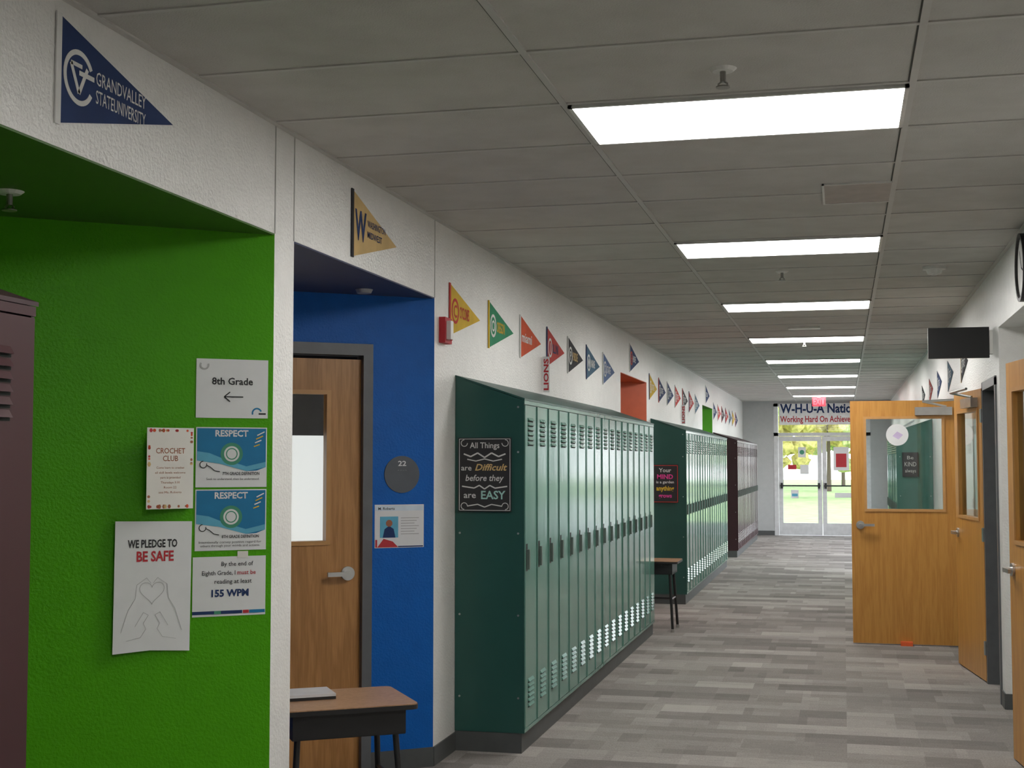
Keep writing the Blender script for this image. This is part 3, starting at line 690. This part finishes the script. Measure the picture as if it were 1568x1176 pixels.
Fd = desk(-1.715 - math.cos(a) * W, 5.38 - math.sin(a) * W + .02, a, W, .47, .60)
g = empty('closed_laptop', Fd.p(.12, .60, -.28)); Fd.box('base', .03, .27, .601, .613, -.40, -.22, BLACK, g); Fd.box('lid', .03, .27, .613, .624, -.40, -.22, ALU, g)
desk(-2.08, 12.72, 0, .56, .45, .66)

# ------------------------------------------------------------------ exterior
mb = MB(); mb.box(-60, 60, -20, 130, -.25, -.14); mb.done('lawn_ground', plain('lawn_grass', (.28, .37, .15), .9, var=.25, nscale=2, bmp=.5, bscale=30))
mb = MB(); mb.box(-4, 3.2, Y1 + .15, 36, -.14, -.02); mb.box(3.2, 45, 16, 58, -.14, -.04); mb.done('concrete_path_and_reflector', plain('concrete', (.62, .61, .58), .9))  # wide right-hand slab added out of view to brighten the locker reflections
FOL = [plain('foliage_green', (.26, .36, .10), .8, var=.5, nscale=5), plain('foliage_autumn_yellow', (.58, .50, .18), .8, var=.4, nscale=5), plain('foliage_olive', (.40, .45, .18), .8, var=.4, nscale=5)]
BARK = plain('bark', (.12, .09, .07), .9)
import bmesh
def tree(x, y, h, k):
    g = empty('tree', (x, y, -.14)); mb = MB(); mb.cyl((x, y, -.14), (x, y, h * .6), .14, 10, .06)
    for q in range(4):
        t = q * 1.6; mb.cyl((x, y, h * .35), (x + math.cos(t) * h * .2, y + math.sin(t) * h * .2, h * .62), .06, 6, .03)
    mb.done('trunk', BARK, g)
    bm = bmesh.new()
    for q in range(60):
        t = random.uniform(0, 6.28); rr = math.sqrt(random.random()) * .30 * h; zz = random.uniform(.22, .95) * h
        m = Matrix.Translation((math.cos(t) * rr, math.sin(t) * rr, zz + .14)) @ Matrix.Diagonal((1, 1, .8, 1))
        bmesh.ops.create_icosphere(bm, subdivisions=2, radius=h * random.uniform(.04, .09), matrix=m)
    for v in bm.verts: v.co += Vector((random.gauss(0, 1), random.gauss(0, 1), random.gauss(0, 1))) * h * .010
    me = bpy.data.meshes.new('canopy'); bm.to_mesh(me); bm.free(); me.materials.append(FOL[k]); o = bpy.data.objects.new('canopy', me); COL.objects.link(o); o.parent = g
for (x, y, h, k) in ((-6.5, 64, 8, 0), (-3.4, 66, 6.5, 1), (1.4, 66, 6, 2), (-12, 74, 10, 0), (-.8, 80, 8, 1), (-9, 88, 11, 2), (0, 98, 12, 0), (-4, 92, 9, 2)): tree(x, y, h, k)

# ------------------------------------------------------------------ world & camera
w = bpy.data.worlds.new('overcast_sky'); sc.world = w; w.use_nodes = True; nt = w.node_tree
bg = nt.nodes['Background']; tc = N(nt, 'ShaderNodeTexCoord'); sp = N(nt, 'ShaderNodeSeparateXYZ'); nt.links.new(tc.outputs['Generated'], sp.inputs[0])
nt.links.new(ramp(nt, sp.outputs['Z'], [(.0, (.95, .97, 1)), (.6, (.78, .86, .96))]), bg.inputs['Color']); bg.inputs['Strength'].default_value = 4.5
cam = bpy.data.cameras.new('camera'); co = bpy.data.objects.new('camera', cam); COL.objects.link(co)
cam.sensor_width = 36; cam.lens = 2070 / 1568 * 36; cam.clip_end = 300
psi = math.atan(507 / 2070 * .9984); pt = math.atan(118 / 2070)
R = Vector((math.cos(psi), math.sin(psi), 0)); Fv = Vector((-math.sin(psi) * math.cos(pt), math.cos(psi) * math.cos(pt), math.sin(pt))); U = R.cross(Fv)
M = Matrix((R, U, -Fv)).transposed().to_4x4(); M.translation = (0, 0, 1.6)
co.matrix_world = M; sc.camera = co
